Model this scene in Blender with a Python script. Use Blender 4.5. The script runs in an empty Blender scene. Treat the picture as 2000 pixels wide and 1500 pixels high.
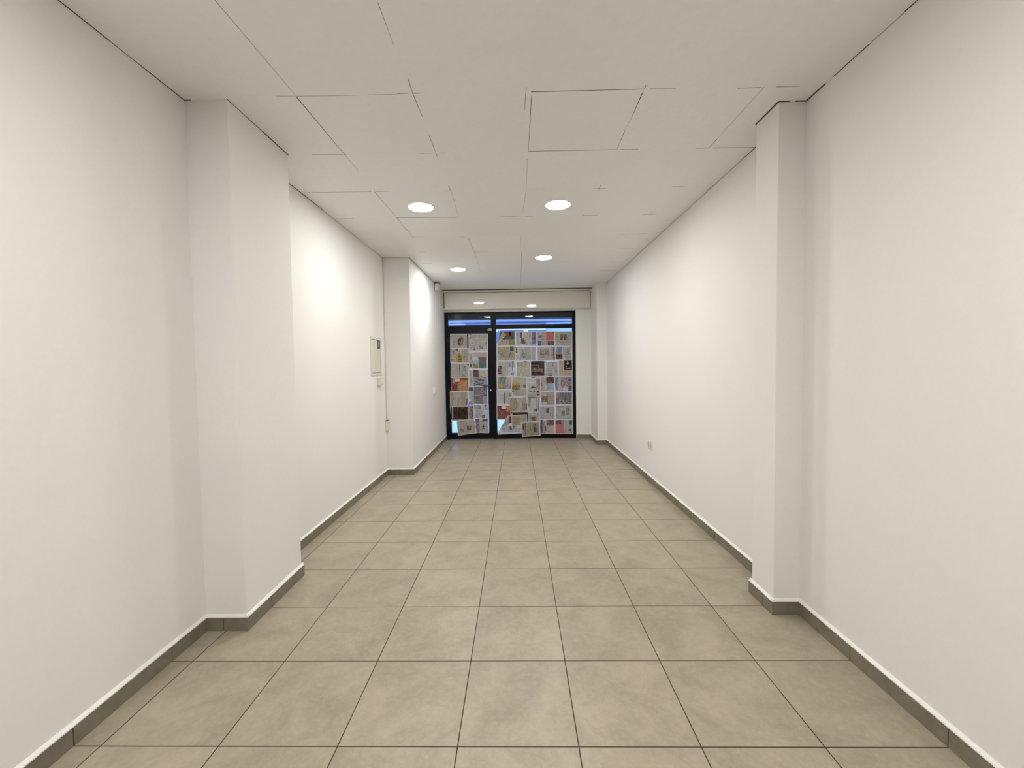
import bpy, bmesh, math, random
from mathutils import Vector, Matrix, noise

random.seed(7)
scene = bpy.context.scene
COL = scene.collection
PI = math.pi
CEIL = 2.8215          # ceiling height
TILE, TX0, TY0 = 0.45319, -0.23957, 1.50814   # floor tile size and one grout crossing
XL, XR = -1.712, 1.577  # side walls
YB = 7.965              # inner face of the shopfront wall
Y0 = -4.2               # wall behind the photographer

# ------------------------------------------------------------------ helpers
def box(bm, x0, x1, y0, y1, z0, z1, mi=0):
    vs = [bm.verts.new((x, y, z)) for x in (x0, x1) for y in (y0, y1) for z in (z0, z1)]
    for f in ((0, 1, 3, 2), (4, 6, 7, 5), (0, 4, 5, 1), (2, 3, 7, 6), (0, 2, 6, 4), (1, 5, 7, 3)):
        fc = bm.faces.new([vs[i] for i in f]); fc.material_index = mi
    return vs

def cyl(bm, c, r, depth, axis='z', seg=32, r2=None, mi=0):
    r2 = r if r2 is None else r2
    a, b = [], []
    for i in range(seg):
        t = 2 * PI * i / seg
        u, v = math.cos(t), math.sin(t)
        for lst, rr, d in ((a, r, -depth / 2), (b, r2, depth / 2)):
            p = {'z': (u * rr, v * rr, d), 'y': (u * rr, d, v * rr), 'x': (d, u * rr, v * rr)}[axis]
            lst.append(bm.verts.new((c[0] + p[0], c[1] + p[1], c[2] + p[2])))
    for i in range(seg):
        j = (i + 1) % seg
        f = bm.faces.new((a[i], a[j], b[j], b[i])); f.material_index = mi; f.smooth = True
    f = bm.faces.new(a[::-1]); f.material_index = mi
    f = bm.faces.new(b); f.material_index = mi

def obj(name, bm, mats, parent=None, bevel=0, loc=None):
    bmesh.ops.recalc_face_normals(bm, faces=bm.faces[:])
    me = bpy.data.meshes.new(name); bm.to_mesh(me); bm.free()
    for m in (mats if isinstance(mats, (list, tuple)) else [mats]):
        me.materials.append(m)
    o = bpy.data.objects.new(name, me); COL.objects.link(o)
    if loc: o.location = loc
    if parent:
        o.parent = parent
        o.matrix_parent_inverse = Matrix.Translation(parent.location).inverted() if not loc else Matrix()
    if bevel:
        md = o.modifiers.new('Bevel', 'BEVEL'); md.width = bevel; md.segments = 2; md.limit_method = 'ANGLE'
        md.harden_normals = False
    return o

def struct(o):
    o['kind'] = 'structure'; return o

def tag(o, label, cat, group=None):
    o['label'] = label; o['category'] = cat
    if group: o['group'] = group
    return o

def empty(name, loc):
    o = bpy.data.objects.new(name, None); COL.objects.link(o); o.location = loc
    o.empty_display_size = 0.1
    return o

# ---------------------------------------------------------------- materials
def newmat(name):
    m = bpy.data.materials.new(name); m.use_nodes = True
    nt = m.node_tree; nt.nodes.clear()
    out = nt.nodes.new('ShaderNodeOutputMaterial')
    return m, nt, out

def L(nt, a, b): nt.links.new(a, b)

def N(nt, t, **kw):
    n = nt.nodes.new(t)
    for k, v in kw.items(): setattr(n, k, v)
    return n

def math_n(nt, op, a, b=None, clamp=False):
    n = N(nt, 'ShaderNodeMath', operation=op, use_clamp=clamp)
    for i, v in enumerate((a, b)):
        if v is None: continue
        if isinstance(v, (int, float)): n.inputs[i].default_value = v
        else: L(nt, v, n.inputs[i])
    return n.outputs[0]

def mixc(nt, f, a, b, blend='MIX'):
    n = N(nt, 'ShaderNodeMix', data_type='RGBA', blend_type=blend)
    for i, v in ((0, f), (6, a), (7, b)):
        if isinstance(v, (int, float)): n.inputs[i].default_value = v
        elif isinstance(v, tuple): n.inputs[i].default_value = (*v[:3], 1)
        else: L(nt, v, n.inputs[i])
    return n.outputs[2]

def noise_n(nt, vec, scale, detail=3, rough=.55, dist=0):
    n = N(nt, 'ShaderNodeTexNoise'); L(nt, vec, n.inputs['Vector'])
    n.inputs['Scale'].default_value = scale; n.inputs['Detail'].default_value = detail
    n.inputs['Roughness'].default_value = rough; n.inputs['Distortion'].default_value = dist
    return n.outputs['Fac']

def ramp(nt, f, a, b):
    n = N(nt, 'ShaderNodeMapRange'); n.inputs[1].default_value = a; n.inputs[2].default_value = b
    L(nt, f, n.inputs[0]); return n.outputs[0]

def scl(nt, vec, s, loc=(0, 0, 0)):
    n = N(nt, 'ShaderNodeMapping'); L(nt, vec, n.inputs[0])
    n.inputs['Scale'].default_value = s; n.inputs['Location'].default_value = loc
    return n.outputs[0]

def pos(nt):
    return N(nt, 'ShaderNodeNewGeometry').outputs['Position']

def simple(name, col, rough=.5, metal=0, var=0.03, spec=.5, bump=0, bscale=200):
    m, nt, out = newmat(name)
    b = N(nt, 'ShaderNodeBsdfPrincipled')
    v = pos(nt)
    f = noise_n(nt, v, 6, 4)
    c2 = tuple(c * (1 - var * 2) for c in col)
    L(nt, mixc(nt, f, col, c2), b.inputs['Base Color'])
    b.inputs['Roughness'].default_value = rough; b.inputs['Metallic'].default_value = metal
    b.inputs['Specular IOR Level'].default_value = spec
    if bump:
        bn = N(nt, 'ShaderNodeBump'); bn.inputs['Strength'].default_value = bump; bn.inputs['Distance'].default_value = .002
        L(nt, noise_n(nt, v, bscale, 3), bn.inputs['Height']); L(nt, bn.outputs[0], b.inputs['Normal'])
    L(nt, b.outputs[0], out.inputs[0])
    return m

def wall_mat(name, col, rough=.75):
    """matt emulsion: very faint roller texture and touched-up patches"""
    m, nt, out = newmat(name); b = N(nt, 'ShaderNodeBsdfPrincipled'); v = pos(nt)
    patches = ramp(nt, noise_n(nt, v, 1.3, 2, .4), .35, .65)
    c = mixc(nt, patches, col, tuple(x * y for x, y in zip(col, (.985, .985, .995))))
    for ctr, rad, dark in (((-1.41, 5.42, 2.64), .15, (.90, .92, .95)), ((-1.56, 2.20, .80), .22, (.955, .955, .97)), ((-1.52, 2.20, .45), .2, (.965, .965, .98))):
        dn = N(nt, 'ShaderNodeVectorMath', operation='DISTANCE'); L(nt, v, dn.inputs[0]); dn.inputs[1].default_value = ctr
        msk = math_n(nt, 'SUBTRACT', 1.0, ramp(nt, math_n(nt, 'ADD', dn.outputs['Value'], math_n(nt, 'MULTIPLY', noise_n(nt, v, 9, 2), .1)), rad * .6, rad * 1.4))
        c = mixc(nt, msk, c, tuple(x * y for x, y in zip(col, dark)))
    fine = noise_n(nt, v, 45, 3)
    c = mixc(nt, ramp(nt, fine, .3, .9), c, tuple(x * .965 for x in col))
    L(nt, c, b.inputs['Base Color'])
    b.inputs['Roughness'].default_value = rough; b.inputs['Specular IOR Level'].default_value = .3
    bn = N(nt, 'ShaderNodeBump'); bn.inputs['Strength'].default_value = .25; bn.inputs['Distance'].default_value = .003
    h = math_n(nt, 'ADD', noise_n(nt, v, 7, 3), math_n(nt, 'MULTIPLY', noise_n(nt, v, 90, 2), .15))
    L(nt, h, bn.inputs['Height']); L(nt, bn.outputs[0], b.inputs['Normal'])
    L(nt, b.outputs[0], out.inputs[0]); return m

def floor_mat():
    m, nt, out = newmat('taupe_porcelain_tile'); b = N(nt, 'ShaderNodeBsdfPrincipled'); v = pos(nt)
    sx = N(nt, 'ShaderNodeSeparateXYZ'); L(nt, v, sx.inputs[0])
    u = math_n(nt, 'DIVIDE', math_n(nt, 'SUBTRACT', sx.outputs[0], TX0), TILE)
    w = math_n(nt, 'DIVIDE', math_n(nt, 'SUBTRACT', sx.outputs[1], TY0), TILE)
    def edge(c):
        fr = math_n(nt, 'FRACT', math_n(nt, 'ADD', c, 100.0))
        return math_n(nt, 'MULTIPLY', math_n(nt, 'MINIMUM', fr, math_n(nt, 'SUBTRACT', 1.0, fr)), TILE)
    eu, ew = edge(u), edge(w)
    d = math_n(nt, 'MINIMUM', eu, ew)
    grout = math_n(nt, 'LESS_THAN', d, .0022)
    cell = N(nt, 'ShaderNodeCombineXYZ')
    L(nt, math_n(nt, 'FLOOR', math_n(nt, 'ADD', u, 100.0)), cell.inputs[0]); L(nt, math_n(nt, 'FLOOR', math_n(nt, 'ADD', w, 100.0)), cell.inputs[1])
    wn = N(nt, 'ShaderNodeTexWhiteNoise', noise_dimensions='3D'); L(nt, cell.outputs[0], wn.inputs[0])
    # every tile shows another piece of the stone print
    off = N(nt, 'ShaderNodeVectorMath', operation='MULTIPLY_ADD')
    L(nt, wn.outputs['Color'], off.inputs[0]); off.inputs[1].default_value = (9, 9, 9); L(nt, v, off.inputs[2])
    p = off.outputs[0]
    cloud = noise_n(nt, p, 4.2, 6, .62, .6)
    fine = noise_n(nt, p, 38, 5, .7)
    speck = noise_n(nt, v, 320, 2, .5)
    vein = noise_n(nt, p, 5.5, 6, .66, 1.4)
    A, B_, C_ = (.425, .368, .277), (.318, .276, .210), (.52, .46, .35)
    c = mixc(nt, ramp(nt, cloud, .34, .66), B_, A)
    c = mixc(nt, math_n(nt, 'MULTIPLY', ramp(nt, fine, .45, .75), .35), c, C_)
    dv = math_n(nt, 'MULTIPLY', ramp(nt, math_n(nt, 'ABSOLUTE', math_n(nt, 'SUBTRACT', vein, .5)), .022, .0), .16)
    c = mixc(nt, dv, c, (.22, .19, .145))
    c = mixc(nt, math_n(nt, 'MULTIPLY', ramp(nt, speck, .66, .74), .35), c, (.68, .63, .54))
    tone = ramp(nt, wn.outputs['Value'], 0, 1)
    c = mixc(nt, math_n(nt, 'MULTIPLY', tone, .10), c, (.28, .25, .20))
    gv = ramp(nt, noise_n(nt, v, 1.1, 2), .35, .7)
    gc = mixc(nt, gv, (.030, .024, .018), (.085, .07, .052))
    specks = ramp(nt, noise_n(nt, v, 60, 2), .74, .78)
    gc = mixc(nt, specks, gc, (.7, .68, .62))
    L(nt, mixc(nt, grout, c, gc), b.inputs['Base Color'])
    r = math_n(nt, 'ADD', math_n(nt, 'MULTIPLY', fine, .10), .31)
    L(nt, math_n(nt, 'MAXIMUM', r, math_n(nt, 'MULTIPLY', grout, .8)), b.inputs['Roughness'])
    b.inputs['Specular IOR Level'].default_value = .34
    bn = N(nt, 'ShaderNodeBump'); bn.inputs['Strength'].default_value = .5; bn.inputs['Distance'].default_value = .0012
    hh = math_n(nt, 'ADD', ramp(nt, d, .0012, .0035), math_n(nt, 'MULTIPLY', fine, .12))
    L(nt, hh, bn.inputs['Height']); L(nt, bn.outputs[0], b.inputs['Normal'])
    L(nt, b.outputs[0], out.inputs[0]); return m

def skirting_mat():
    m, nt, out = newmat('taupe_skirting_tile'); b = N(nt, 'ShaderNodeBsdfPrincipled'); v = pos(nt)
    c = mixc(nt, ramp(nt, noise_n(nt, v, 9, 6, .65, .8), .3, .7), (.165, .145, .112), (.24, .213, .165))
    L(nt, c, b.inputs['Base Color']); b.inputs['Roughness'].default_value = .4
    L(nt, b.outputs[0], out.inputs[0]); return m

def ceiling_mat():
    m, nt, out = newmat('painted_ceiling_tile'); b = N(nt, 'ShaderNodeBsdfPrincipled'); v = pos(nt)
    sx = N(nt, 'ShaderNodeSeparateXYZ'); L(nt, v, sx.inputs[0])
    u = math_n(nt, 'FLOOR', math_n(nt, 'DIVIDE', math_n(nt, 'ADD', sx.outputs[0], 60 - .0806), .6))
    w = math_n(nt, 'FLOOR', math_n(nt, 'DIVIDE', math_n(nt, 'ADD', sx.outputs[1], 60 - 2.2011), .6))
    cell = N(nt, 'ShaderNodeCombineXYZ'); L(nt, u, cell.inputs[0]); L(nt, w, cell.inputs[1])
    wn = N(nt, 'ShaderNodeTexWhiteNoise'); L(nt, cell.outputs[0], wn.inputs[0])
    c = mixc(nt, wn.outputs['Value'], (.90, .90, .90), (.885, .885, .885))
    c = mixc(nt, ramp(nt, noise_n(nt, v, 30, 3), .4, .8), c, (.87, .868, .865))
    L(nt, c, b.inputs['Base Color']); b.inputs['Roughness'].default_value = .55; b.inputs['Specular IOR Level'].default_value = .35
    bn = N(nt, 'ShaderNodeBump'); bn.inputs['Strength'].default_value = .15; bn.inputs['Distance'].default_value = .002
    L(nt, noise_n(nt, v, 60, 3), bn.inputs['Height']); L(nt, bn.outputs[0], b.inputs['Normal'])
    L(nt, b.outputs[0], out.inputs[0]); return m

def emit_mat(name, col, s):
    m, nt, out = newmat(name); e = N(nt, 'ShaderNodeEmission')
    e.inputs[0].default_value = (*col, 1); e.inputs[1].default_value = s
    L(nt, e.outputs[0], out.inputs[0]); return m

def glass_mat():
    m, nt, out = newmat('window_glass')
    t = N(nt, 'ShaderNodeBsdfTransparent'); t.inputs[0].default_value = (.90, .94, .97, 1)
    g = N(nt, 'ShaderNodeBsdfGlossy'); g.inputs['Roughness'].default_value = .015
    fr = N(nt, 'ShaderNodeFresnel'); fr.inputs[0].default_value = 1.38
    mx = N(nt, 'ShaderNodeMixShader'); L(nt, fr.outputs[0], mx.inputs[0]); L(nt, t.outputs[0], mx.inputs[1]); L(nt, g.outputs[0], mx.inputs[2])
    L(nt, mx.outputs[0], out.inputs[0]); return m

# printed newspaper: every kind is ink on the same thin, light-passing paper
def paper_shader(nt, out, col, trans=.42):
    d = N(nt, 'ShaderNodeBsdfDiffuse'); t = N(nt, 'ShaderNodeBsdfTranslucent')
    L(nt, col, d.inputs[0]); L(nt, col, t.inputs[0])
    mx = N(nt, 'ShaderNodeMixShader'); mx.inputs[0].default_value = trans
    L(nt, d.outputs[0], mx.inputs[1]); L(nt, t.outputs[0], mx.inputs[2]); L(nt, mx.outputs[0], out.inputs[0])

PAPER = (.80, .765, .72)
_pm = {}
TEXT = {  # kind: (paper tint, ink amount, lines run upright?)
    'grey': ((.70, .67, .61), .62, 1), 'grey2': ((.56, .54, .50), .6, 1), 'lav': ((.74, .71, .68), .5, 1), 'tan': ((.62, .55, .46), .55, 1),
    'pinkish': ((.74, .62, .56), .45, 0), 'warmgrey': ((.66, .62, .55), .3, 1), 'olive': ((.58, .55, .44), .5, 1), 'khaki': ((.52, .47, .36), .45, 1),
    'cream': ((.76, .68, .54), .4, 0), 'peach': ((.78, .64, .54), .4, 0), 'paleblue': ((.66, .69, .72), .35, 0), 'white': ((.80, .77, .74), .3, 0)}
FLAT = {  # kind: (colour 1, colour 2, noise scale, stretch x, stretch z)
    'black': ((.02, .02, .022), (.05, .045, .045), 8, 1, 1), 'rust': ((.30, .17, .13), (.42, .28, .22), 10, 1, 1),
    'coral': ((.66, .22, .17), (.58, .18, .15), 30, 1, .2), 'pinkred': ((.58, .20, .20), (.66, .28, .27), 24, 1, .2),
    'pale': ((.78, .76, .74), (.70, .68, .68), 8, 1, 1), 'line': ((.22, .21, .20), (.3, .3, .3), 8, 1, 1),
    'sage': ((.42, .42, .34), (.46, .45, .37), 20, 1, .3), 'brown': ((.20, .13, .10), (.34, .24, .19), 14, 1, 1),
    'darkbrown': ((.09, .055, .05), (.19, .12, .11), 14, 1, .4), 'darkred': ((.20, .05, .05), (.33, .10, .09), 12, 1, 1),
    'darkteal': ((.075, .12, .115), (.16, .20, .18), 26, 1, .4),
    'ph_dark': ((.05, .045, .045), (.30, .26, .25), 22, 1, 1), 'ph_black': ((.022, .018, .018), (.11, .085, .075), 14, 2.2, .5),
    'ph_bw': ((.025, .025, .025), (.66, .63, .60), 34, 1, 1), 'ph_navy': ((.04, .05, .085), (.24, .24, .30), 20, 1.6, .7),
    'ph_purple': ((.12, .08, .13), (.45, .36, .44), 26, 1, .5), 'ph_lilac': ((.25, .21, .28), (.62, .54, .62), 30, 1, 1),
    'ph_blue': ((.10, .15, .33), (.44, .52, .68), 22, 2.4, .3), 'ph_blue2': ((.20, .27, .44), (.58, .64, .74), 20, 2.2, .4),
    'ph_teal': ((.07, .14, .16), (.17, .27, .28), 22, .6, 1.5), 'ph_tealroom': ((.06, .13, .13), (.40, .44, .38), 18, 2.6, .35),
    'ph_yellow': ((.62, .40, .08), (.50, .36, .14), 24, 1, 1), 'ph_olive': ((.05, .06, .025), (.50, .42, .15), 24, 1, 1),
    'ph_green': ((.12, .15, .06), (.46, .46, .22), 24, 1, 1), 'ph_redspot': ((.42, .10, .09), (.28, .20, .20), 24, 1, 1),
    'ph_red2': ((.40, .13, .11), (.17, .07, .06), 26, 1, .6), 'ph_red3': ((.05, .025, .03), (.50, .20, .17), 24, 1.9, .6),
    'poster': ((.10, .03, .03), (.50, .15, .10), 20, 1.5, .7), 'ph_orange': ((.50, .17, .06), (.72, .47, .24), 30, 1, 1.4),
    'ph_orange2': ((.10, .04, .03), (.62, .34, .20), 26, 1, 1), 'ph_pink': ((.55, .25, .25), (.70, .5, .48), 26, 1, 1),
    'ph_pinkpeople': ((.14, .08, .11), (.72, .52, .54), 26, 1, 1), 'ph_darkred': ((.05, .03, .035), (.33, .15, .13), 24, 1, 1),
    'ph_brown': ((.06, .045, .035), (.46, .34, .26), 28, 1, 1), 'ph_dusk': ((.05, .05, .07), (.42, .30, .25), 16, 1, 1.6),
    'ph_landscape': ((.06, .065, .09), (.52, .50, .53), 14, .5, 2.0), 'ph_stripes': ((.06, .06, .07), (.40, .37, .42), 17, .15, 3.2),
    'ph_curtain': ((.06, .06, .065), (.42, .40, .42), 16, 3.4, .15), 'ph_tilt': ((.10, .085, .07), (.52, .48, .46), 22, 1, 1),
    'ph_sketch': ((.42, .41, .34), (.66, .64, .56), 26, 1, 1), 'ph_cardark': ((.035, .022, .022), (.16, .105, .10), 14, .6, 1.6),
    'silver': ((.42, .44, .47), (.60, .62, .64), 40, 1, 1)}

def pmat(kind):
    if kind in _pm: return _pm[kind]
    m, nt, out = newmat('newsprint_' + kind)
    tc = N(nt, 'ShaderNodeTexCoord').outputs['Object']
    oi = N(nt, 'ShaderNodeObjectInfo')
    add = N(nt, 'ShaderNodeVectorMath', operation='MULTIPLY_ADD')
    cb = N(nt, 'ShaderNodeCombineXYZ'); L(nt, oi.outputs['Random'], cb.inputs[0]); L(nt, oi.outputs['Random'], cb.inputs[2])
    L(nt, cb.outputs[0], add.inputs[0]); add.inputs[1].default_value = (37, 0, 53); L(nt, tc, add.inputs[2])
    v = add.outputs[0]
    if kind == 'paper':
        col = mixc(nt, noise_n(nt, v, 9, 3), PAPER, tuple(c * .93 for c in PAPER))
    elif kind in TEXT:
        base, ink, up = TEXT[kind]; base = tuple(c * .90 for c in base)
        lines = noise_n(nt, scl(nt, v, (150, 1, 9) if up else (9, 1, 150)), 1, 2)
        words = noise_n(nt, scl(nt, v, (60, 1, 60)), 1, 2)
        block = noise_n(nt, scl(nt, v, (13, 1, 8)), 1, 1)
        a = math_n(nt, 'MULTIPLY', ramp(nt, lines, .46, .62), math_n(nt, 'ADD', .45, math_n(nt, 'MULTIPLY', ramp(nt, words, .35, .6), .55)))
        a = math_n(nt, 'MULTIPLY', a, math_n(nt, 'ADD', .5, math_n(nt, 'MULTIPLY', ramp(nt, block, .35, .65), .7)))
        sx = N(nt, 'ShaderNodeSeparateXYZ'); L(nt, v, sx.inputs[0])
        # white gutters between the columns of text
        fr = math_n(nt, 'FRACT', math_n(nt, 'DIVIDE', sx.outputs[0 if not up else 2], .052))
        gut = math_n(nt, 'LESS_THAN', fr, .10)
        fr2 = math_n(nt, 'FRACT', math_n(nt, 'DIVIDE', sx.outputs[2 if not up else 0], .125))
        gut = math_n(nt, 'MAXIMUM', gut, math_n(nt, 'LESS_THAN', fr2, .07))
        a = math_n(nt, 'MULTIPLY', a, ink * 1.35)
        inked = mixc(nt, a, base, tuple(c * .10 for c in base))
        col = mixc(nt, math_n(nt, 'MULTIPLY', gut, .75), inked, tuple(min(.84, c * 1.12) for c in base))
    else:
        c1, c2, s, ax, az = FLAT[kind]; s *= 1.5
        n = noise_n(nt, scl(nt, v, (s * ax, 1, s * az)), 1, 4, .62, .4)
        col = mixc(nt, ramp(nt, n, .36, .64), c1, c2)
    paper_shader(nt, out, col, .46 if kind in ('lav', 'white', 'paleblue') else .37 if kind in TEXT or kind == 'paper' else .26)
    _pm[kind] = m; return m
LED = 36.5
LEDB = 37.0
EXPO = 2.12
SKYC = (.36, .53, 1.0)
SKYS = .95
BACKLIGHTS = [(-.83, .55), (.38, .55), (-.83, -1.5), (.38, -1.5)]
FOLD_A, FOLD_B = 13, 41
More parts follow.
